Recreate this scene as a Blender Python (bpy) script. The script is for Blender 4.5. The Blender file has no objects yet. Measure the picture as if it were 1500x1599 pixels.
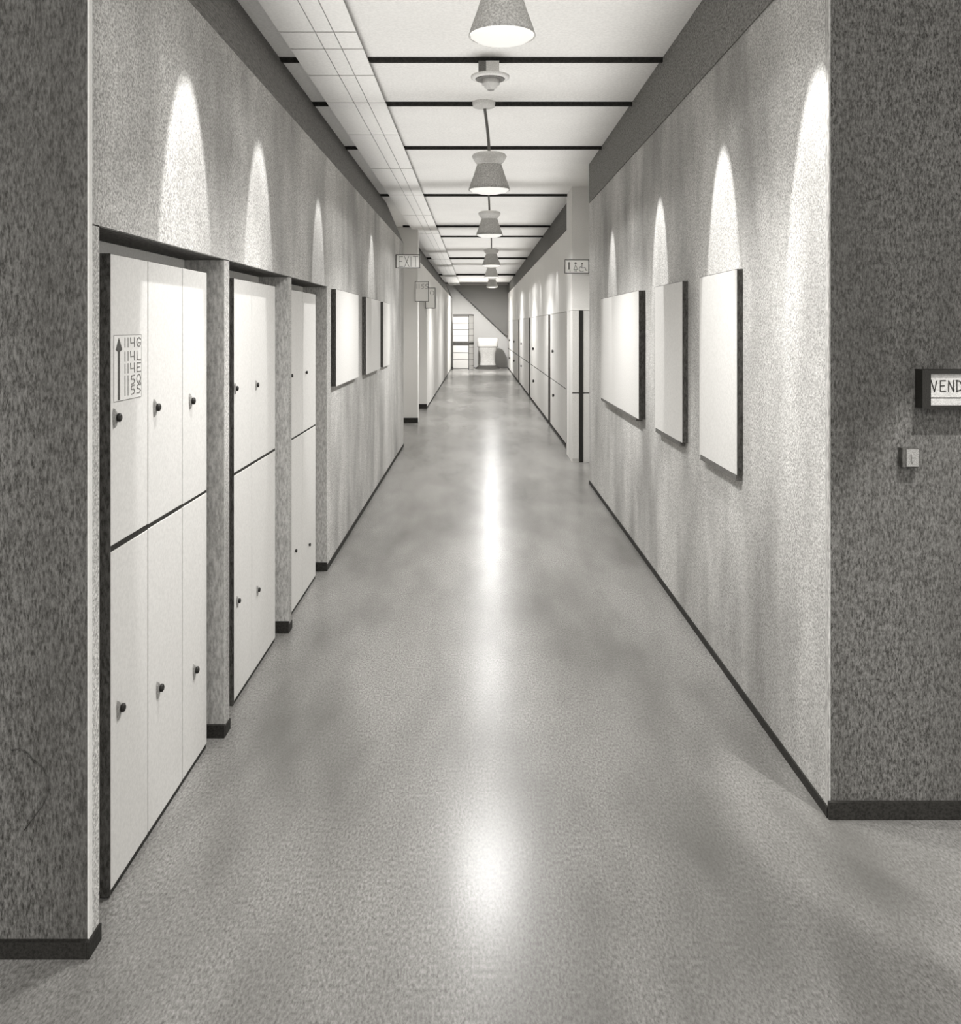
import bpy, bmesh, math, random
from mathutils import Vector

random.seed(7)
EYE = 1.6                      # eye height; Z below is measured from the eye, the floor is at Z = -EYE
F = 1400.0                     # focal length in pixels of a 1500x1599 frame
CX, CY = 745.0, 510.0          # vanishing point of the corridor
COL = bpy.context.scene.collection
CEIL = 1.653


# ------------------------------------------------------------------ materials
def srgb(v):
    v = v / 255.0
    return v / 12.92 if v <= 0.04045 else ((v + 0.055) / 1.055) ** 2.4


def rgb(v, warm=1.0):
    """grey of 8-bit level v, very slightly warm like paper"""
    return (srgb(v), srgb(v - 1.6 * warm), srgb(v - 5.0 * warm), 1.0)


MATS = {}


def pencil(name, dark, light, grain=260.0, stroke=None, smudge=0.0, smudge_scale=1.5,
           rough=0.75, metal=0.0, emit=None, spec=0.3, lo=0.36, hi=0.64, smudge_to=None, smudge_vec=(1, 1, 1),
           bump=0.0):
    """Matte surface with a fine graphite-like speckle: two greys mixed by noise, optional strokes, optional smudges."""
    m = bpy.data.materials.new(name)
    m.use_nodes = True
    nt = m.node_tree
    n, l = nt.nodes, nt.links
    bsdf = n['Principled BSDF']
    tc = n.new('ShaderNodeTexCoord')
    # fine grain
    mp = n.new('ShaderNodeMapping')
    mp.inputs['Scale'].default_value = stroke if stroke else (1, 1, 1)
    l.new(tc.outputs['Object'], mp.inputs['Vector'])
    no = n.new('ShaderNodeTexNoise')
    no.inputs['Scale'].default_value = grain
    no.inputs['Detail'].default_value = 3.0
    no.inputs['Roughness'].default_value = 0.7
    l.new(mp.outputs['Vector'], no.inputs['Vector'])
    mr = n.new('ShaderNodeMapRange')
    mr.inputs['From Min'].default_value = lo
    mr.inputs['From Max'].default_value = hi
    l.new(no.outputs['Fac'], mr.inputs['Value'])
    mix = n.new('ShaderNodeMix')
    mix.data_type = 'RGBA'
    mix.inputs['A'].default_value = rgb(dark)
    mix.inputs['B'].default_value = rgb(light)
    l.new(mr.outputs['Result'], mix.inputs['Factor'])
    out = mix.outputs['Result']
    if smudge:
        mp2 = n.new('ShaderNodeMapping')
        mp2.inputs['Scale'].default_value = smudge_vec
        l.new(tc.outputs['Object'], mp2.inputs['Vector'])
        n2 = n.new('ShaderNodeTexNoise')
        n2.inputs['Scale'].default_value = smudge_scale
        n2.inputs['Detail'].default_value = 3.5
        n2.inputs['Roughness'].default_value = 0.55
        l.new(mp2.outputs['Vector'], n2.inputs['Vector'])
        r2 = n.new('ShaderNodeMapRange')
        r2.inputs['From Min'].default_value = 0.38
        r2.inputs['From Max'].default_value = 0.68
        r2.inputs['To Max'].default_value = smudge
        l.new(n2.outputs['Fac'], r2.inputs['Value'])
        mx = n.new('ShaderNodeMix')
        mx.data_type = 'RGBA'
        mx.inputs['B'].default_value = rgb(smudge_to if smudge_to is not None else dark * 0.7)
        l.new(out, mx.inputs['A'])
        l.new(r2.outputs['Result'], mx.inputs['Factor'])
        out = mx.outputs['Result']
    l.new(out, bsdf.inputs['Base Color'])
    bsdf.inputs['Roughness'].default_value = rough
    bsdf.inputs['Metallic'].default_value = metal
    bsdf.inputs['Specular IOR Level'].default_value = spec
    if bump:
        b = n.new('ShaderNodeBump')
        b.inputs['Strength'].default_value = bump
        b.inputs['Distance'].default_value = 0.002
        l.new(no.outputs['Fac'], b.inputs['Height'])
        l.new(b.outputs['Normal'], bsdf.inputs['Normal'])
    if emit:
        bsdf.inputs['Emission Color'].default_value = (1.0, 0.985, 0.94, 1)
        bsdf.inputs['Emission Strength'].default_value = emit
    MATS[name] = m
    return m


WALL = pencil('corridor_wall_paint', 144, 230, 130, smudge=0.62, smudge_scale=1.5, smudge_to=104, smudge_vec=(1, 1.2, .5))  # graphite smudges, strengthened to mimic the dimmer upper wall
WALLW = pencil('white_wall_paint', 218, 232, 120, smudge=0.12, smudge_scale=2.0, smudge_to=190, smudge_vec=(1, 2.5, .4))
DARKW = pencil('dark_wall_paint', 52, 134, 180, stroke=(1, 1, 0.3), smudge=0.5, smudge_scale=1.6, smudge_to=66, smudge_vec=(2.5, 1, .5), lo=.34, hi=.68)
DARKR = pencil('dark_wall_paint_right', 50, 130, 180, stroke=(1, 1, 0.4), smudge=0.4, smudge_scale=1.8, smudge_to=72, smudge_vec=(2.5, 1, .5), lo=.34, hi=.68)
BAND = pencil('dark_cornice_paint', 62, 120, 90, stroke=(1, 0.35, 1), lo=.34, hi=.66)
BANDR = pencil('grey_shade_and_wedge', 84, 152, 100, stroke=(1, 0.6, 1), lo=.34, hi=.66)  # shade of the upper right wall as colour; also on the end wedge
BLACK = pencil('black_rubber', 26, 52, 120)
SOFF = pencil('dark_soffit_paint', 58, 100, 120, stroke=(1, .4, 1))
JAMB = pencil('grey_jamb_paint', 150, 200, 120, stroke=(1, 1, .3))
FLOOR = pencil('polished_concrete', 96, 168, 150, stroke=(1, .40, 1), smudge=0.85, smudge_scale=1.25, smudge_to=92,
               smudge_vec=(1.5, .42, 1), rough=0.26, spec=0.55, lo=.3, hi=.7)
CEILM = pencil('ceiling_paint', 224, 238, 60, smudge=0.10, smudge_scale=2.5, smudge_to=190)
TILE = pencil('ceiling_tile', 232, 242, 60)
GREYLINE = pencil('grey_joint', 100, 135, 100)
BEAM = pencil('black_beam_paint', 22, 48, 60)
LOCK = pencil('locker_enamel', 204, 216, 90, smudge=0.06, smudge_scale=5, smudge_to=200, rough=.6)
SEAM = pencil('locker_seam', 96, 130, 100)
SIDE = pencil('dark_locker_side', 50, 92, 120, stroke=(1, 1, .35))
METAL = pencil('latch_metal', 110, 168, 300, rough=.5)
KNOB = pencil('knob_black', 20, 44, 300, rough=.5)
BOARD = pencil('board_white', 200, 213, 90, smudge=0.05, smudge_scale=3, smudge_to=205)
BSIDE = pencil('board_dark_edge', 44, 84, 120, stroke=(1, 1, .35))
RAIL = pencil('board_grey_rail', 74, 116, 140)
INK = pencil('pencil_ink', 62, 96, 300)
INKL = pencil('light_pencil_ink', 112, 140, 300)
PAPER = pencil('sign_paper', 212, 224, 150)
SHADE = pencil('lamp_shade_grey', 156, 214, 130)
COLLAR = pencil('lamp_collar_pale', 206, 234, 130)
ROD = pencil('lamp_rod_grey', 92, 130, 200)
GLOW = pencil('lamp_diffuser', 238, 245, 100, emit=.42)
BIN = pencil('bin_grey', 168, 206, 40)
BINL = pencil('bin_rim_pale', 212, 226, 40)
PAPERW = pencil('sign_white', 240, 246, 150)
BINP = pencil('aged_panel', 160, 200, 300)
SMK = pencil('detector_pale', 206, 228, 200)


# ------------------------------------------------------------------ mesh helpers
class MB:
    """collects shapes in one mesh; Z is measured from the eye"""
    def __init__(self):
        self.v, self.f, self.mi, self.sm = [], [], [], []

    def _add(self, vs, fs, mi=0, smooth=False):
        b = len(self.v)
        self.v += [tuple(p) for p in vs]
        for f in fs:
            self.f.append(tuple(b + i for i in f))
            self.mi.append(mi)
            self.sm.append(smooth)

    def box(self, x0, x1, y0, y1, z0, z1, mi=0):
        if x0 > x1: x0, x1 = x1, x0
        if y0 > y1: y0, y1 = y1, y0
        if z0 > z1: z0, z1 = z1, z0
        vs = [(x, y, z) for z in (z0, z1) for y in (y0, y1) for x in (x0, x1)]
        fs = [(0, 2, 3, 1), (4, 5, 7, 6), (0, 1, 5, 4), (2, 6, 7, 3), (0, 4, 6, 2), (1, 3, 7, 5)]
        self._add(vs, fs, mi)
        return self

    def prism_y(self, pts, y0, y1, mi=0):
        n = len(pts)
        a = sum(pts[i][0] * pts[(i + 1) % n][1] - pts[(i + 1) % n][0] * pts[i][1] for i in range(n))
        if a < 0: pts = pts[::-1]
        vs = [(x, y0, z) for x, z in pts] + [(x, y1, z) for x, z in pts]
        fs = [tuple(range(n)), tuple(range(2 * n - 1, n - 1, -1))]
        for i in range(n):
            j = (i + 1) % n
            fs.append((i, i + n, j + n, j))
        self._add(vs, fs, mi)
        return self

    def lathe(self, prof, c=(0, 0, 0), axis='z', seg=40, mi=0, smooth=True, power=None):
        """prof: (radius, height) from top to bottom, closed at both ends"""
        vs, fs = [], []
        k = len(prof)
        for r, h in prof:
            for s in range(seg):
                a = 2 * math.pi * s / seg
                ca, sa = math.cos(a), math.sin(a)
                if power:
                    q = (abs(ca) ** power + abs(sa) ** power) ** (-1.0 / power)
                    ca, sa = ca * q, sa * q
                p = (r * ca, r * sa, h)
                if axis == 'x': p = (h, r * ca, r * sa)
                if axis == 'y': p = (r * ca, h, r * sa)
                vs.append((p[0] + c[0], p[1] + c[1], p[2] + c[2]))
        for i in range(k - 1):
            for s in range(seg):
                t = (s + 1) % seg
                fs.append((i * seg + s, (i + 1) * seg + s, (i + 1) * seg + t, i * seg + t))
        self._add(vs, fs, mi, smooth)
        self._add([vs[s] for s in range(seg)], [tuple(range(seg))], mi)
        self._add([vs[(k - 1) * seg + s] for s in range(seg)], [tuple(range(seg - 1, -1, -1))], mi)
        return self

    def tube(self, pts, r, seg=10, mi=0):
        pts = [Vector(p) for p in pts]
        rings = []
        for i, p in enumerate(pts):
            d = (pts[min(i + 1, len(pts) - 1)] - pts[max(i - 1, 0)]).normalized()
            u = d.orthogonal().normalized()
            if rings:
                u = (prev - d * prev.dot(d)).normalized()
            prev = u
            w = d.cross(u)
            rings.append([p + (u * math.cos(2 * math.pi * s / seg) + w * math.sin(2 * math.pi * s / seg)) * r for s in range(seg)])
        vs = [q for rg in rings for q in rg]
        fs = []
        for i in range(len(pts) - 1):
            for s in range(seg):
                t = (s + 1) % seg
                fs.append((i * seg + s, i * seg + t, (i + 1) * seg + t, (i + 1) * seg + s))
        fs.append(tuple(range(seg - 1, -1, -1)))
        fs.append(tuple((len(pts) - 1) * seg + s for s in range(seg)))
        self._add(vs, fs, mi, True)
        return self

    def ribbon(self, pts, w, o, u, v, nrm, t=0.0012, mi=0):
        """polyline in plane coordinates (a along u, b along v) drawn as flat raised strokes"""
        o, u, v, nrm = Vector(o), Vector(u), Vector(v), Vector(nrm)
        for (a0, b0), (a1, b1) in zip(pts[:-1], pts[1:]):
            p0, p1 = o + u * a0 + v * b0, o + u * a1 + v * b1
            d = p1 - p0
            if d.length < 1e-7: continue
            d.normalize()
            s = d.cross(nrm).normalized() * (w / 2)
            p0, p1 = p0 - d * w * .4, p1 + d * w * .4
            vs = [p0 - s, p0 + s, p1 + s, p1 - s]
            vs += [q + nrm * t for q in vs]
            self._add(vs, [(0, 1, 2, 3), (4, 7, 6, 5), (0, 4, 5, 1), (1, 5, 6, 2), (2, 6, 7, 3), (3, 7, 4, 0)], mi)
        return self

    def build(self, name, mats, parent=None, origin=None, bevel=0.0):
        me = bpy.data.meshes.new(name)
        o = bpy.data.objects.new(name, me)
        if origin is None:
            if parent is not None:
                origin = (0, 0, 0)
            else:
                xs = [p[0] for p in self.v]; ys = [p[1] for p in self.v]; zs = [p[2] for p in self.v]
                origin = ((min(xs) + max(xs)) / 2, (min(ys) + max(ys)) / 2, min(zs))
        vs = [(p[0] - origin[0], p[1] - origin[1], p[2] - origin[2]) for p in self.v]
        me.from_pydata(vs, [], self.f)
        if not isinstance(mats, (list, tuple)): mats = [mats]
        for m in mats: me.materials.append(m)
        for p, mi, sm in zip(me.polygons, self.mi, self.sm):
            p.material_index = mi
            p.use_smooth = sm
        bm = bmesh.new(); bm.from_mesh(me)
        bmesh.ops.recalc_face_normals(bm, faces=bm.faces)
        bm.to_mesh(me); bm.free()
        COL.objects.link(o)
        if parent is not None:
            o.parent = parent
            root = parent.parent or parent
            if root.get('_abs'):            # parts given in world coordinates: shift by the thing's own place
                pl = root.location
                for p in me.vertices:
                    p.co = p.co - Vector((pl[0], pl[1], pl[2] - EYE))
        else:
            o.location = (origin[0], origin[1], origin[2] + EYE)
        if bevel:
            b = o.modifiers.new('bevel', 'BEVEL'); b.width = bevel; b.segments = 2; b.limit_method = 'ANGLE'
        return o


def thing(name, label, cat, loc, group=None, rz=0.0, absolute=True):
    """Empty at the thing's base; loc has Z from the eye; parts are given in the same coordinates"""
    o = bpy.data.objects.new(name, None)
    COL.objects.link(o)
    o.empty_display_size = 0.1
    o.location = (loc[0], loc[1], loc[2] + EYE)
    o.rotation_euler = (0, 0, rz)
    o['label'] = label
    o['category'] = cat
    if group: o['group'] = group
    if absolute: o['_abs'] = 1
    return o


def struct(name, mb, mats):
    o = mb.build(name, mats, origin=(0, 0, 0))
    o['kind'] = 'structure'
    return o


# ------------------------------------------------------------------ the setting
FZ = -EYE
XL, XR = -0.987, 1.144        # corridor side walls
YL, YR = 2.30, 2.94           # where the two dark lobby walls stand
YE = 35.5                     # end wall
XB = -1.40                    # outside of the left wall
BANDZ = 1.115

struct('floor', MB().box(-5, 5, -3.0, YE + .3, FZ - .1, FZ), FLOOR)
struct('ceiling', MB().box(-5, 5, -3.0, YE + .3, CEIL, CEIL + .1), CEILM)

wl = MB()
niches = [(2.342, 3.50), (3.57, 4.69), (4.765, 5.88)]
NT = .26
wl.box(XB, XL, YL, niches[0][0], FZ, NT)
wl.box(XB, XL, niches[0][1], niches[1][0], FZ, NT)
wl.box(XB, XL, niches[1][1], niches[2][0], FZ, NT)
wl.box(XB, XL, YL, niches[2][1], NT + .004, BANDZ)
wl.box(XB, XL, niches[2][1], 12.0, FZ, BANDZ)
struct('wall_left', wl, WALL)
wl = MB().box(XB, XL, 15.15, 17.5, .62, BANDZ).box(XB, XL, 17.5, YE, FZ, BANDZ)
struct('wall_left_far', wl, WALLW)
struct('wall_left_recess', MB().box(-1.6, XB, YL, YE, FZ, CEIL), WALLW)
# the pier that stands between the two doorways, and the soffits and fillers of the locker niches
struct('trim_1', MB().box(-1.40, XL, 14.9, 15.15, FZ, CEIL - .002), WALLW)
for i, (a, b) in enumerate(niches):
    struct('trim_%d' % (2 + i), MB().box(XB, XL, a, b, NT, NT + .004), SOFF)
    struct('trim_%d' % (5 + i), MB().box(XB, -1.142, a, b, .207, NT - .0005), WALLW)
    # far jamb of the niche, facing the camera
    struct('trim_%d' % (8 + i), MB().box(XB, XL + .0005, b - .004, b + .0002, FZ, NT - .001), JAMB)
# sloping cornice on the left
cv = [(XL, BANDZ), (-1.215, CEIL), (XB, CEIL), (XB, BANDZ)]
struct('trim_11', MB().prism_y(cv, YL, 12.0), BAND)
struct('trim_12', MB().prism_y(cv, 15.15, YE), BAND)

wr = MB()
wr.box(XR, 1.5, YR + .01, 9.15, FZ, CEIL)
struct('wall_right', wr, WALL)
struct('trim_13', MB().box(XR - .006, XR, YR + .01, 9.15, 1.26, CEIL - .001), BANDR)  # shading under the ceiling, put into a darker band
wf = MB()
XF = 1.20
wf.box(1.12, 1.5, 10.60, 11.25, .195, CEIL)
wf.box(1.12, 1.5, 10.98, 11.25, FZ, .195)
wf.box(XF, 1.7, 11.25, YE, .205, CEIL)
wf.box(1.56, 1.7, 11.25, YE, FZ, .205)
wf.box(1.5, 1.7, 9.0, 11.25, FZ, CEIL)
struct('wall_right_far', wf, WALLW)
struct('trim_14', MB().box(XF - .008, XF, 11.25, YE, 1.30, CEIL - .001), BAND)
struct('wall_end', MB().box(-1.7, 1.8, YE, YE + .2, FZ, CEIL), WALLW)

# dark walls of the lobby that face the camera
struct('wall_front_left', MB().box(-5, XL - .004, YL - .02, YL - .0005, FZ, CEIL), DARKW)
struct('wall_front_left_core', MB().box(-5, -1.6, YL, YL + .2, FZ, CEIL), WALLW)
struct('wall_front_right', MB().box(XR + .006, 5, YR - .02, YR + .009, FZ, CEIL), DARKR)
# corner bead on the right, pale
struct('trim_15', MB().box(XR, XR + .006, YR - .02, YR + .01, FZ, CEIL), JAMB)
struct('trim_16', MB().box(XL - .004, XL, YL - .02, YL, FZ, CEIL), WALLW)

# skirtings
bb = MB()
bb.box(-5, XL - .001, YL - .034, YL - .02, FZ, FZ + .043)
struct('baseboard_front_left', bb, BLACK)
bb = MB()
bb.box(XR - .004, 5, YR - .034, YR - .02, FZ, FZ + .057)
struct('baseboard_front_right', bb, BLACK)
bb = MB()
bb.box(XL, XL + .006, YL - .034, niches[0][0], FZ, FZ + .043)
bb.box(XL, XL + .005, niches[0][1], niches[1][0], FZ, FZ + .04)
bb.box(XL, XL + .005, niches[1][1], niches[2][0], FZ, FZ + .04)
bb.box(XL, XL + .005, niches[2][1], 12.0, FZ, FZ + .035)
bb.box(XL, XL + .005, 17.5, YE, FZ, FZ + .03)
for i, (a, b) in enumerate(niches):
    bb.box(-1.30, XL + .004, b - .016, b - .004, FZ, FZ + (.05, .06, .055)[i])
bb.box(-1.39, XL + .004, 14.88, 14.9, FZ, FZ + .085)
bb.box(-1.39, XL + .004, 17.48, 17.5, FZ, FZ + .09)
struct('baseboard_left', bb, BLACK)
bb = MB()
bb.box(XR - .006, XR, YR - .02, 9.15, FZ, FZ + .034)
bb.box(XF - .03, XF - .02, 11.25, YE, FZ, FZ + .02)
struct('baseboard_right', bb, BLACK)

# ceiling beams (black) and the strip of white tiles that runs under them
k = 17
for yb in (5.51, 6.60, 8.22, 11.18, 14.65, 16.3, 21.4, 28.2, 33.6):
    xr = XR if yb < 9 else (1.4 if yb < 10.6 else XF)
    h = .030 if yb < 20 else .045
    struct('trim_%d' % k, MB().box(-1.215, xr, yb - .012, yb + .012, CEIL - h, CEIL), BEAM)
    k += 1
ts = MB()
lx = [-1.088, -.888, -.786, -.660]
cy = [4.0, 4.91, 5.21, 5.76, 6.46, 7.54, 9.15, 11.0, 13.0, 15.5, 18.5, 23.4, 28.6, YE]
g = .0028
for i in range(3):
    for a, b in zip(cy[:-1], cy[1:]):
        gy = .010 * (a / 9.0) ** 1.5 + .004
        ts.box(lx[i] + g, lx[i + 1] - g, a + gy, b - gy, CEIL - .040, CEIL - .034)
ts.box(lx[0] + .001, lx[-1] - .001, 4.0, YE, CEIL - .034, CEIL - .0315, mi=1)
struct('ceiling_tile_strip', ts, [TILE, GREYLINE])

# dark sloping wedge crossing the top right of the end wall
st = MB().prism_y([(-.98, CEIL - .002), (XF - .002, CEIL - .002), (XF - .002, -.36), (1.08, -.32)], YE - .5, YE)
struct('trim_40', st, BANDR)


# ------------------------------------------------------------------ lockers
DFX = .012     # door thickness


def locker(side, xf, y0, y1, top, mid, label, group, knobs_up, knobs_lo, first=False, depth=.34, plinth=.018,
           knob_scale=1.0, gap=.003, end_gap=.003, trim=None, midgap=.006, latch=True, strip=False):
    """one locker column standing along the corridor; front plane x = xf; side -1 = left wall, +1 = right wall"""
    s = side
    t = thing('locker', label, 'locker', (xf + s * depth / 2, (y0 + y1) / 2, FZ), group)
    MB().box(xf + s * .018, xf + s * depth, y0 + .001, y1 - .001, FZ + plinth, top).build('body', LOCK, t)
    MB().box(xf + s * .0125, xf + s * .018, y0 + .001, y1 - .001, FZ + plinth, top - .002).build('face_frame', SEAM, t)
    MB().box(xf + s * .004, xf + s * .03, y0, y1, FZ, FZ + plinth).build('plinth', BLACK, t)
    MB().box(xf + s * .002, xf + s * .0125, y0 + .001, y1 - .001, mid - midgap, mid + midgap).build('middle_rail', BLACK, t)
    if trim:
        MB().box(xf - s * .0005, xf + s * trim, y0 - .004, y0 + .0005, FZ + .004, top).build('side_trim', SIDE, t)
    if strip:
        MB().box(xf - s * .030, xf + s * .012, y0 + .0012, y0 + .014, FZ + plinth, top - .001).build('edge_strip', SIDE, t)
    for z0, z1, ks in ((mid + midgap, top - .001, knobs_up), (FZ + plinth + .001, mid - midgap, knobs_lo)):
        d = MB().box(xf, xf + s * DFX, y0 + gap, y1 - end_gap, z0 + .0005, z1 - .0005).build('door', LOCK, t, bevel=.0015)
        for (ky, kz) in ks:
            q = knob_scale
            if latch:
                # recessed-look pull plate: small shaped tongue
                p = MB()
                pts = [(-.5, .95), (.25, .62), (.55, .2), (.5, -.45), (.1, -.9), (-.45, -1.0), (-.7, -.2), (-.75, .55)]
                o = (xf, ky - .012 * q, kz)
                vs = [(xf - s * .0005, ky - .010 * q + a * .020 * q, kz + b * .030 * q) for a, b in pts]
                vs += [(xf - s * .005, ky - .010 * q + a * .017 * q, kz + b * .027 * q) for a, b in pts]
                n = len(pts)
                fs = [tuple(range(n)), tuple(range(2 * n - 1, n - 1, -1))] + [(i, (i + 1) % n, (i + 1) % n + n, i + n) for i in range(n)]
                p._add(vs, fs)
                p.build('latch_plate', METAL, d)
            kb = MB().lathe([(.007 * q, 0), (.009 * q, -s * .004 * q), (.0125 * q, -s * .006 * q), (.0125 * q, -s * .012 * q), (.008 * q, -s * .015 * q)],
                            (xf - s * .0005, ky, kz), axis='x', seg=20)
            kb.build('knob', KNOB, d)
    return t


def yat(x, X):
    """depth at which a vertical on plane X is seen at pixel column x"""
    return X * F / (x - CX)


def zat(y, Y):
    return (CY - y) * Y / F


XLF = -1.027


def kpos(x, y, X=XLF):
    Y = yat(x, X)
    return (Y, zat(y, Y))


G1, G2, G3, G4 = ('lockers of the nearest bank on the left', 'lockers of the middle bank on the left',
                  'lockers of the farthest bank on the left', 'lockers along the far right wall')
MID = -.625
ys = [2.510, 2.797, 3.125, 3.407]
data = [
    ('white two-door locker nearest the camera, with the room number sign on it', [(181, 652)], [(187, 1105)]),
    ('white two-door locker between the one with the sign and the pier-side one, nearest bank', [(243, 636)], [(248, 1074)]),
    ('white two-door locker at the far end of the nearest bank, beside the first grey pier', [(298, 626)], [(304, 1046)]),
]
for i, (lb, ku, kl) in enumerate(data):
    locker(-1, XLF, ys[i], ys[i + 1], .205, MID, lb, G1, [kpos(*p) for p in ku], [kpos(*p) for p in kl],
           trim=.028 if i == 0 else None, midgap=(.0085, .0065, .005)[i], gap=.0034, end_gap=.0034)
ys = [3.784, 4.085, 4.560]
data = [('white two-door locker with a dark left edge, first of the middle bank', [(367.5, 606.5)], [(371, 938)]),
        ('wide white two-door locker, farther one of the middle bank of two', [(400, 601)], [(402, 921)])]
for i, (lb, ku, kl) in enumerate(data):
    locker(-1, XLF, ys[i], ys[i + 1], .205, MID, lb, G2, [kpos(*p) for p in ku], [kpos(*p) for p in kl],
           trim=.026 if i == 0 else None, midgap=.006, knob_scale=.85)
ys = [4.907, 5.267, 5.700]
data = [('narrow white two-door locker, nearer one of the third bank before the wall boards', [(454, 586.5)], [(460.5, 860)]),
        ('narrow white two-door locker, last on the left before the wall boards', [(477, 581.5)], [(482, 850.5)])]
for i, (lb, ku, kl) in enumerate(data):
    locker(-1, XLF, ys[i], ys[i + 1], .205, MID, lb, G3, [kpos(*p) for p in ku], [kpos(*p) for p in kl],
           midgap=.005, knob_scale=.8, latch=False, gap=.004, end_gap=.004)

XRF = 1.19
ys = [11.70, 14.65, 20.2, 25.4, 29.2, YE - .52]
data = [('white two-door locker on the right wall nearest the dark slotted cabinet', [(864, 548.5)], [(865, 617.5)]),
        ('white two-door locker, second along the far right wall', [(833.5, 544.5)], [(834, 595)]),
        ('white two-door locker in the middle of the far right row', [(814.5, 536.5)], [(814.5, 571.5)]),
        ('small looking white two-door locker, fourth along the far right wall', [(803, 533.5)], [(803, 563.5)]),
        ('white two-door locker at the very end of the far right row by the end wall', [(796, 531)], [(796, 559)])]
for i, (lb, ku, kl) in enumerate(data):
    gw = (.02, .05, .06, .08, .06)[i]
    locker(1, XRF, ys[i], ys[i + 1], .198, -.838, lb, G4, [kpos(*p, X=XRF) for p in ku], [kpos(*p, X=XRF) for p in kl],
           midgap=.006 + .002 * i, knob_scale=(2.0, 2.5, 2.3, 2.4, 2.6)[i], latch=False, gap=gw, end_gap=gw * .4, plinth=.03,
           depth=.35, trim=.03 if i == 0 else None, strip=i < 4)

# tall cabinet that faces the camera at the near end of the right-hand row, split by a black slot
t = thing('tall_cabinet', 'white tall cabinet facing the camera with a black vertical slot, below the restroom sign', 'cabinet', (1.26, 10.78, FZ))
yc = 10.56
MB().box(1.118, 1.44, yc + .014, yc + .4, FZ + .0, .19).build('body', LOCK, t)
for xa, xb, zz in ((1.118, 1.198, FZ + .04), (1.246, 1.44, FZ)):
    MB().box(xa, xb, yc, yc + .0135, -.776, .19).build('upper_panel', LOCK, t, bevel=.002)
    MB().box(xa, xb, yc, yc + .0135, zz, -.790).build('lower_panel', LOCK, t, bevel=.002)
MB().box(1.20, 1.244, yc - .004, yc + .0135, FZ + .0, .19).build('slot', KNOB, t)
MB().box(1.119, 1.439, yc + .003, yc + .0137, -.789, -.777).build('middle_rail', SIDE, t)


# ------------------------------------------------------------------ writing
GLY = {
    '1': [[(.5, 1), (.52, 0)]],
    '4': [[(.05, 1), (.1, .42), (.8, .46)], [(.8, 1), (.84, 0)]],
    '5': [[(.9, .98), (.25, .9), (.2, .55), (.7, .55), (.88, .3), (.65, .05), (.2, 0)]],
    'G': [[(.9, .82), (.6, 1), (.25, .85), (.1, .5), (.25, .12), (.6, 0), (.85, .18), (.86, .45), (.45, .45)]],
    'L': [[(.15, 1), (.2, .02), (.95, .03)]],
    'E': [[(.9, .97), (.15, .97), (.15, .03), (.95, .03)], [(.15, .5), (.75, .52)]],
    'Q': [[(.5, 1), (.2, .85), (.08, .5), (.22, .15), (.5, .02), (.8, .18), (.92, .55), (.78, .9), (.5, 1)], [(.6, .25), (.98, -.08)]],
    'S': [[(.9, .9), (.5, 1), (.15, .82), (.2, .58), (.7, .46), (.88, .25), (.6, .02), (.1, .06)]],
    'X': [[(.05, 1), (.95, 0)], [(.9, 1), (.1, 0)]],
    'I': [[(.5, 1), (.5, 0)]],
    'T': [[(0, 1), (1, 1)], [(.5, 1), (.55, 0)]],
    'V': [[(0, 1), (.5, 0), (.85, .95)]],
    'N': [[(.1, 0), (.12, .95), (.85, .02), (.88, 1)]],
    'D': [[(.12, 1), (.12, 0)], [(.0, .97), (.55, .93), (.9, .55), (.75, .15), (.1, .02)]],
}


def write(mb, text, a0, b0, cw, ch, w, plane, pitch=1.35, slope=0.0, narrow=('1', 'I')):
    o, u, v, nrm = plane
    a = a0
    for c in text:
        for st_ in GLY[c]:
            ww = cw * (.35 if c in narrow else 1)
            mb.ribbon([(a + px * ww, b0 + slope * (a - a0) + py * ch) for px, py in st_], w, o, u, v, nrm)
        a += cw * (pitch if c not in narrow else pitch * .5)
    return a


# directory sign on the nearest locker door: plane x = XLF facing +x, u = +y, v = +z
ds = thing('directory_sign', 'white paper sign with an up arrow and room numbers on the nearest locker', 'sign', (XLF + .001, 2.63, -.215))
y0s, y1s = 2.532, 2.737
MB().box(XLF + .0003, XLF + .0012, y0s, y1s, -.213, -.0245).build('plate', PAPER, ds)
bd = MB()
pl = ((XLF + .0012, y0s, -.213), (0, 1, 0), (0, 0, 1), (1, 0, 0))
W_, H_ = y1s - y0s, .1885
bd.ribbon([(0, 0), (W_, 0), (W_, H_), (0, H_), (0, 0)], .0012, *pl, t=.0004)
bd.build('border', INKL, ds)
ar = MB()
ar.ribbon([(.034, .008), (.034, H_ - .035)], .014, *pl, t=.0008)
pts = [(.034, H_ - .008), (.012, H_ - .042), (.034, H_ - .050), (.058, H_ - .042)]
vs = [(XLF + .0012, y0s + a, -.213 + b) for a, b in pts] + [(XLF + .0022, y0s + a, -.213 + b) for a, b in pts]
ar._add(vs, [(0, 1, 2, 3), (4, 7, 6, 5), (0, 4, 5, 1), (1, 5, 6, 2), (2, 6, 7, 3), (3, 7, 4, 0)])
ar.build('arrow', INK, ds)
tx = MB()
for tline, zb in (('114G', .153), ('114L', .1125), ('114E', .077), ('115Q', .042), ('115S', .012)):
    write(tx, tline, .072, zb, .038, .027, .0030, pl, pitch=1.22)
tx.build('lettering', INKL, ds)


def face_plane(x, y, z):
    return ((x, y, z), (1, 0, 0), (0, 0, 1), (0, -1, 0))


def outline(x0, x1, z0, z1, y, w, t=.004):
    return MB().ribbon([(0, 0), (x1 - x0, 0), (x1 - x0, z1 - z0), (0, z1 - z0), (0, 0)], w, *face_plane(x0, y, z0), t=t)


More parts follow.
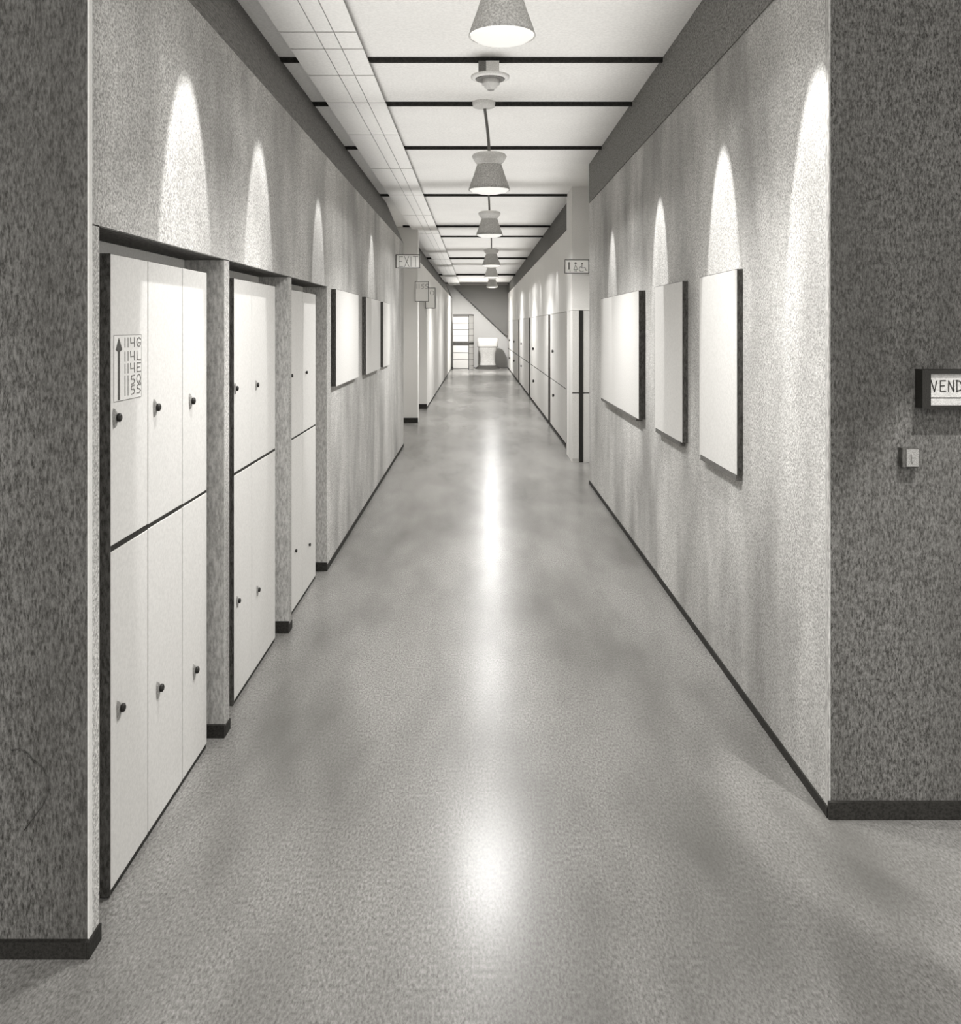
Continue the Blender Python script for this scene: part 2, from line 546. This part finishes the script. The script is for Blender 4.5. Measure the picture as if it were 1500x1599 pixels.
# exit sign
ye = 10.85
x0, x1, z0, z1 = (618 - CX) * ye / F, (656 - CX) * ye / F, zat(419, ye), zat(397.5, ye)
t = thing('exit_sign', 'white framed EXIT sign sticking out from the left wall', 'sign', ((x0 + x1) / 2, ye, z0))
MB().box(x0, x1, ye - .02, ye + .02, z0, z1).build('box', PAPERW, t)
outline(x0 + .004, x1 - .004, z0 + .004, z1 - .004, ye - .02, .009).build('frame', INK, t)
tx = MB()
write(tx, 'EXIT', .03, .018, .062, .125, .0055, face_plane(x0, ye - .02, z0), pitch=1.14, narrow=('I',))
tx.build('lettering', INK, t)

# room number sign and the sign behind it
ya = 14.86
x0, x1, z0, z1 = (648 - CX) * ya / F, (669 - CX) * ya / F, zat(471, ya), zat(439.5, ya)
t = thing('room_sign', 'white sign reading 115S sticking out below the EXIT sign', 'sign', ((x0 + x1) / 2, ya, z0))
MB().box(x0, x1, ya - .015, ya + .015, z0, z1).build('plate', PAPERW, t)
outline(x0 + .003, x1 - .003, z0 + .003, z1 - .003, ya - .015, .008).build('frame', INK, t)
tx = MB()
write(tx, '115S', .02, .215, .062, .075, .0055, face_plane(x0, ya - .015, z0), pitch=1.15)
tx.build('lettering', INK, t)
yb = 17.44
x0, x1, z0, z1 = (664 - CX) * yb / F, (679.5 - CX) * yb / F, zat(481.5, yb), zat(449.5, yb)
t = thing('restroom_sign', 'narrow white sign with a round symbol half hidden behind the 115S sign', 'sign', ((x0 + x1) / 2, yb, z0))
MB().box(x0, x1, yb - .015, yb + .015, z0, z1).build('plate', PAPERW, t)
outline(x0 + .004, x1 - .004, z0 + .004, z1 - .004, yb - .015, .012).build('frame', INK, t)
sy = MB()
arc = [(.128 + .036 * math.cos(a), .30 + .040 * math.sin(a)) for a in [math.radians(-50 + 32 * i) for i in range(10)]]
sy.ribbon(arc, .007, *face_plane(x0, yb - .015, z0))
sy.ribbon([(.12, .262), (.14, .262)], .008, *face_plane(x0, yb - .015, z0))
sy.build('symbol', INKL, t)

# restroom sign with three figures on the right pier
yq = 10.45
x0, x1, z0, z1 = (881 - CX) * yq / F, 1.300, zat(427, yq), zat(405.5, yq)
t = thing('restroom_sign', 'white sign with man, woman and wheelchair symbols on the right pier', 'sign', ((x0 + x1) / 2, yq, z0))
MB().box(x0, x1, yq - .012, yq + .012, z0, z1).build('plate', PAPERW, t)
MB().box(1.16, 1.24, yq + .012, 10.60, z0 + .03, z1 - .03).build('bracket', RAIL, t)
outline(x0 + .003, x1 - .003, z0 + .003, z1 - .003, yq - .012, .0075).build('frame', INK, t)
P = face_plane(x0, yq - .012, z0)


def disc(mb, a, b, r, P):
    o, u, v, n_ = [Vector(q) for q in P]
    c = o + u * a + v * b
    k_ = 14
    ring = [c + u * r * math.cos(2 * math.pi * i / k_) + v * r * math.sin(2 * math.pi * i / k_) for i in range(k_)]
    vs = ring + [q + n_ * .002 for q in ring]
    mb._add(vs, [tuple(range(k_)), tuple(range(2 * k_ - 1, k_ - 1, -1))] + [(i, (i + 1) % k_, (i + 1) % k_ + k_, i + k_) for i in range(k_)])


m = MB(); disc(m, .052, .118, .014, P)
m.ribbon([(.052, .1), (.052, .055)], .02, *P); m.ribbon([(.042, .055), (.040, .018)], .006, *P); m.ribbon([(.062, .055), (.064, .018)], .006, *P)
m.build('man_symbol', INKL, t)
m = MB(); disc(m, .128, .118, .013, P)
m.ribbon([(.128, .1), (.108, .045), (.15, .045), (.128, .1)], .006, *P); m.ribbon([(.12, .045), (.12, .018)], .005, *P); m.ribbon([(.137, .045), (.137, .018)], .005, *P)
m.build('woman_symbol', INKL, t)
m = MB(); disc(m, .205, .112, .009, P)
m.ribbon([(.203, .1), (.2, .062), (.24, .066), (.245, .038), (.262, .036)], .007, *P)
m.ribbon([(.2 + .03 * math.cos(a), .05 + .03 * math.sin(a)) for a in [math.radians(110 + 25 * i) for i in range(9)]], .005, *P)
m.build('wheelchair_symbol', INK, t)

# vending sign: black framed box on the right dark wall
yv = YR - .02
x0, x1 = (1440 - CX) * (yv - .05) / F, 1.70
z0, z1 = zat(638, yv - .05), zat(577, yv - .05)
t = thing('vending_sign', 'black framed sign reading VEND on the dark right wall', 'sign', ((x0 + x1) / 2, yv, z0))
fr = MB()
yf = yv - .05
fr.box(x0, x0 + .027, yf, yv, z0, z1)
fr.box(x1 - .02, x1, yf, yv, z0, z1)
fr.box(x0 + .027, x1 - .02, yf, yv, z1 - .014, z1)
fr.box(x0 + .027, x1 - .02, yf, yv, z0, z0 + .010)
fr.build('frame', KNOB, t)
MB().box(x0 + .027, x1 - .02, yf + .008, yv, z0 + .010, z1 - .014).build('panel', BINP, t)
P = face_plane(x0 + .027, yf + .008, z0)
m = MB(); m.ribbon([(.001, .034), (x1 - x0 - .05, .034)], .0030, *P); m.build('divider', KNOB, t)
m = MB(); write(m, 'VEND', .004, .054, .0215, .036, .0032, P, pitch=1.25); m.build('lettering', KNOB, t)

# light switch
x0, x1 = (1409 - CX) * (yv - .03) / F, (1435 - CX) * (yv - .03) / F
z0, z1 = zat(730, yv - .03), zat(700, yv - .03)
t = thing('light_switch', 'small grey light switch box on the dark right wall below the VEND sign', 'light switch', ((x0 + x1) / 2, yv, z0))
MB().box(x0, x1, yv - .028, yv, z0, z1).build('box', SIDE, t, bevel=.001)
MB().box(x0 + .013, x1 - .002, yv - .030, yv - .028, z0 + .003, z1 - .003).build('plate', METAL, t)
MB().box(x0 + .027, x0 + .034, yv - .035, yv - .030, z0 + .020, z0 + .042).build('rocker', METAL, t)


# ------------------------------------------------------------------ wall boards
def board(side, xw, tdep, y0, y1, z0, z1, label, group, rail=None, drop=.0):
    s = side
    xf = xw - s * tdep
    t = thing('wall_board', label, 'board', (xw, (y0 + y1) / 2, z0), group)
    MB().box(xf, xw, y0 + .004, y1, z0, z1).build('panel', BOARD, t)
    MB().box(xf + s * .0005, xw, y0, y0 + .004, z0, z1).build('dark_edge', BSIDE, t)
    e = MB()
    e.box(xf, xw, y0, y1, z1, z1 + .003)
    e.box(xf, xw, y1 - .001, y1 + .004, z0, z1)
    e.build('thin_border', GREYLINE, t)
    if rail:
        MB().box(xf - s * .001, xw, y0 + rail[0], y1 - .03, z0 - rail[1], z0).build('lower_rail', RAIL, t)
    return t


GB = 'boards on the left wall'
board(-1, XL, .032, 6.06, 7.21, -.405, .252, 'large blank white wall board on the left, nearest of three', GB)
board(-1, XL, .034, 7.68, 8.83, -.412, .252, 'blank white wall board on the left, middle of three', GB)
board(-1, XL, .026, 9.15, 9.85, -.415, .250, 'narrow blank white wall board on the left, farthest of three', GB)
GB = 'boards on the right wall'
board(1, XR, .026, 3.86, 4.52, -.640, .246, 'tallest looking white board on the right wall, nearest of three', GB, rail=(.01, .026))
board(1, XR, .030, 4.87, 5.63, -.632, .246, 'white board with dark edge on the right wall, middle of three', GB, rail=(.06, .026))
board(1, XR, .044, 6.11, 8.00, -.632, .244, 'wide white board on the right wall, farthest of three beside the recess', GB, rail=(.10, .022))


# ------------------------------------------------------------------ lamps
def ring_shell(prof_out, thick):
    """open lampshade profile: down the outside, back up the inside"""
    return prof_out + [(r - thick, h) for r, h in reversed(prof_out)]


def shade_mesh(prof, c, seg=48):
    mb = MB()
    vs, fs = [], []
    k_ = len(prof)
    for r, h in prof:
        for s in range(seg):
            a = 2 * math.pi * s / seg
            vs.append((c[0] + r * math.cos(a), c[1] + r * math.sin(a), c[2] + h))
    for i in range(k_):
        j = (i + 1) % k_
        for s in range(seg):
            q = (s + 1) % seg
            fs.append((i * seg + s, j * seg + s, j * seg + q, i * seg + q))
    mb._add(vs, fs, 0, True)
    return mb


def pendant(x, y, zr, sc, label, lean=0.0, rimr=.153):
    t = thing('pendant_lamp', label, 'pendant lamp', (x, y, zr), 'pendant lamps down the middle of the ceiling')
    q = sc
    c = (x, y, zr)
    prof = [(.086, .185), (.094, .175), (.118, .10), (.142, .035), (.153, 0)]
    prof = [(r * q * (rimr / .153), h * q) for r, h in prof]
    shade_mesh(ring_shell(prof, .004), c).build('shade', SHADE, t)
    cp = [(.100, .270), (.118, .262), (.128, .246), (.112, .215), (.090, .188)]
    cp = [(r * q, h * q) for r, h in cp]
    MB().lathe(cp, c, seg=48).build('collar', COLLAR, t)
    dr = rimr * q - .006
    dp = [(dr, .012), (dr * .98, .000), (dr * .86, -.012 * q), (dr * .6, -.022 * q), (dr * .3, -.027 * q), (.004, -.028 * q)]
    MB().lathe(dp, c, seg=48).build('diffuser', GLOW, t)
    ry = MB()
    n_ = 8
    top = CEIL - zr
    b_ = .262 * q
    ry.tube([(x - lean * (i / n_) ** 1.5, y, zr + b_ + (top - b_) * i / n_) for i in range(n_ + 1)], .011)
    ry.build('rod', ROD, t)
    cx_ = x - lean
    MB().lathe([(.085, CEIL), (.085, CEIL - .022), (.078, CEIL - .038), (.03, CEIL - .050)], (cx_, y, 0), seg=40).build('canopy', COLLAR, t)
    return t


lamps = [
    (.098, 3.55, 1.150, .87, 'biggest looking grey pendant lamp, cut off by the top edge of the picture', 0),
    (.088, 6.60, 1.005, 1.0, 'grey cone pendant lamp with a long bent rod, second from the camera', .040),
    (.138, 10.2, 1.040, 1.0, 'grey cone pendant lamp third from the camera with a pale flared collar', .02),
    (.232, 14.8, 1.010, 1.0, 'small looking pendant lamp, fourth from the camera', 0),
    (.297, 18.9, 1.045, 1.0, 'tiny looking pendant lamp, fifth from the camera', 0),
    (.400, 24.2, 1.070, 1.05, 'farthest pendant lamp in front of the dark sloping wedge', 0),
]
for a in lamps:
    pendant(a[0], a[1], a[2], a[3], a[4], a[5])

# smoke detector on a short stem, between the first two lamps
yd = 5.51
xd = (765 - CX) * yd / F
t = thing('smoke_detector', 'pale round smoke detector on a short stem behind the nearest pendant lamp', 'smoke detector', (xd, yd, CEIL - .2))
MB().box(xd - .072, xd - .025, yd - .03, yd + .03, CEIL - .115, CEIL - .028).build('grey_stem_side', ROD, t)
MB().box(xd - .025, xd + .055, yd - .032, yd + .032, CEIL - .115, CEIL - .028).build('stem', SMK, t)
MB().lathe([(.100, CEIL - .108), (.118, CEIL - .114), (.118, CEIL - .126), (.095, CEIL - .134), (.09, CEIL - .130)], (xd, yd, 0), seg=48).build('flange', SMK, t)
MB().lathe([(.088, CEIL - .130), (.09, CEIL - .134), (.088, CEIL - .137)], (xd, yd, 0), seg=40).build('ring', GREYLINE, t)
MB().lathe([(.05, CEIL - .134), (.054, CEIL - .160), (.056, CEIL - .165), (.04, CEIL - .169), (.04, CEIL - .184), (.028, CEIL - .188), (.026, CEIL - .198)], (xd + .004, yd, 0), seg=40).build('sensor', SMK, t)
MB().lathe([(.022, CEIL - .197), (.020, CEIL - .201)], (xd + .004, yd, 0), seg=30).build('sensor_cap', METAL, t)


# ------------------------------------------------------------------ far end furniture
rz = math.radians(-16)
t = thing('drawer_cabinet', 'tall white drawer cabinet with dark bands at the left of the end wall', 'cabinet', (-.53, 33.9, FZ), rz=rz, absolute=False)


def rel(mb): return mb


w2, dp, hh = .315, .62, 2.01
MB().box(-w2, w2, -dp / 2 + .02, dp / 2, 0, hh).build('body', BOARD, t)
zz = [0.03, .355, .62, .90, 1.03, 1.25, 1.49, 1.72, 1.97]
for i in range(len(zz) - 1):
    if i == 3: continue
    MB().box(-w2 + .004, w2 - .02, -dp / 2, -dp / 2 + .0195, zz[i] + .012, zz[i + 1] - .012).build('drawer', BOARD, t)
MB().box(-w2 - .004, w2 + .006, -dp / 2 - .01, dp / 2 + .004, .925, 1.015).build('dark_middle_band', SIDE, t)
MB().box(-w2 - .004, w2 + .008, -dp / 2 - .01, dp / 2 + .006, hh, hh + .05).build('dark_top', SIDE, t)
MB().box(-w2, w2 - .01, -dp / 2 + .013, -dp / 2 + .0198, .02, hh - .01).build('drawer_gaps', GREYLINE, t)
m = MB()
m.box(w2 - .018, w2 + .004, -dp / 2 - .004, -dp / 2 + .016, 0, hh)
m.box(w2 - .014, w2 + .008, dp / 2 - .012, dp / 2 + .008, 0, hh)
m.build('corner_posts', SIDE, t)
m = MB()
for i in range(9):
    z = .12 + i * .23
    if .85 < z < 1.0: continue
    m.box(w2, w2 + .004, -dp / 2 + .03, dp / 2 - .03, z, z + .012)
m.build('side_slots', GREYLINE, t)

t = thing('litter_bin', 'tall pale litter bin with a flared dark base at the end of the corridor', 'litter bin', (.395, 34.2, FZ), absolute=False)
MB().lathe([(.37, 1.17), (.395, 1.15), (.400, 1.02), (.392, .84), (.375, .82)], seg=56, power=5).build('lid', BINL, t)
MB().lathe([(.365, .83), (.352, .72), (.300, .60), (.280, .42), (.285, .25), (.315, .12)], seg=56, power=5).build('body', BIN, t)
MB().lathe([(.315, .14), (.34, .12), (.42, .05), (.47, .0)], seg=56, power=5).build('base', SIDE, t)
MB().lathe([(.402, .855), (.402, .835)], seg=56, power=5).build('rim_line', METAL, t)
MB().box(-.2, .2, -.404, -.395, .90, 1.02).build('flap', BOARD, t)

# thin dark drawn curve, modelled as a tube on the dark left wall
pts = []
for (px, py) in [(18, 1172), (28, 1169), (40, 1174), (52, 1188), (66, 1199), (74, 1215), (74, 1240), (66, 1258), (52, 1276), (38, 1296)]:
    Y = YL - .023
    pts.append(((px - CX) * Y / F, Y, zat(py, Y)))
t = MB().tube(pts, .0016, seg=6).build('drawn_curve', SIDE)
t['label'] = 'thin dark curved line low on the dark left wall'
t['category'] = 'drawn_curve'

for o in bpy.data.objects:
    if '_abs' in o: del o['_abs']

# ------------------------------------------------------------------ light


def light(name, kind, loc, power, size=.1, rot=(0, 0, 0), **kw):
    d = bpy.data.lights.new(name, kind)
    d.energy = power
    d.color = (1.0, .99, .975)
    if kind == 'AREA':
        d.shape = 'RECTANGLE'
        d.size = size
        d.size_y = kw.get('size_y', size)
        d.spread = kw.get('spread', math.pi)
    elif kind == 'SPOT':
        d.spot_size = kw['cone']
        d.spot_blend = kw.get('blend', .3)
        d.shadow_soft_size = size
    else:
        d.shadow_soft_size = size
    o = bpy.data.objects.new(name, d)
    o.location = (loc[0], loc[1], loc[2] + EYE)
    o.rotation_euler = rot
    COL.objects.link(o)
    return o


W = bpy.data.worlds.new('ambient_fill')  # even white ambient light, added as fill from the open back
bpy.context.scene.world = W
W.use_nodes = True
W.node_tree.nodes['Background'].inputs['Color'].default_value = (1.0, .985, .96, 1)
W.node_tree.nodes['Background'].inputs['Strength'].default_value = 0.85

# pendants: each shade throws its light down and out below the rim
for i, (x, y, z, s, _l, _n) in enumerate(lamps):
    light('pendant_and_fill_light', 'SPOT', (x, y, z - .06), (125, 130, 140, 140, 140, 140)[i], .15 if i == 0 else .08, cone=math.radians(144), blend=.8)
    light('pendant_and_fill_light', 'SPOT', (x, y, z - .06), (9, 15, 20, 22, 24, 24)[i], .055, cone=math.radians(176), blend=.2)  # extra wide spot per lamp, added for the floor streak
# unseen spot without a fixture, added to brighten the end wall
light('pendant_and_fill_light', 'SPOT', (-.1, 30.6, 1.35), 480, .07, rot=(math.radians(35), 0, 0), cone=math.radians(120), blend=.5)
# unseen area lights facing up, added to brighten the ceiling
for y in (4.5, 8.4, 12.5, 17, 21.5, 26, 31):
    light('ceiling_fill', 'AREA', (-.02, y, 1.15), 9.8, 1.9, rot=(math.pi, 0, 0), size_y=3.8, spread=math.radians(95))
# unseen area light behind the camera, added to light the lobby
light('lobby_fill', 'AREA', (0, -.3, CEIL - .05), 95, 3.0, rot=(math.radians(12), 0, 0), size_y=2.0)


def scallop(x, y, z, side, power, cone=40, tilt=0, blend=.18, soft=.02):
    light('wall_washer', 'SPOT', (x, y, z), power, soft, rot=(0, math.radians(tilt) * -side, 0), cone=math.radians(cone), blend=blend)


for y, p, c in ((3.05, 115, 23), (4.06, 90, 22), (5.57, 95, 19), (8.37, 50, 24), (11.0, 25, 24)):
    scallop(XL + .45, y, CEIL - .04, -1, p, c, tilt=19)
for y, p, c in ((3.01, 105, 25), (4.18, 115, 23), (5.62, 105, 21), (7.6, 75, 21)):
    scallop(XR - .45, y, CEIL - .04, 1, p, c, tilt=18.5)
for y in (13.5, 17, 20.5, 24, 27.5, 31):
    scallop(XF - .45, y, CEIL - .04, 1, 34, 28, tilt=16)  # more spots, added as faint fill along the far right wall
for y in (18.8, 22, 26, 30):
    scallop(XL + .45, y, CEIL - .04, -1, 34, 28, tilt=16)  # same added fill on the far left wall
# downlight in front of the right dark wall
light('wall_washer', 'SPOT', (1.62, YR - 1.1, CEIL - .04), 190, .02, rot=(math.radians(18), 0, 0), cone=math.radians(29), blend=.3)

# ------------------------------------------------------------------ camera and colour
cam = bpy.data.cameras.new('camera')
co = bpy.data.objects.new('camera', cam)
COL.objects.link(co)
co.location = (0, 0, EYE)
co.rotation_euler = (math.pi / 2, 0, 0)
cam.sensor_fit = 'AUTO'
cam.sensor_width = 36
cam.lens = 36 * F / 1599.0
cam.shift_x = (750 - CX) / 1599.0
cam.shift_y = (CY - 799.5) / 1599.0
cam.clip_start = .05
sc = bpy.context.scene
sc.camera = co
sc.view_settings.view_transform = 'Standard'
sc.view_settings.look = 'None'
sc.view_settings.gamma = 1
sc.view_settings.use_curve_mapping = False
sc.view_settings.exposure = 0.58
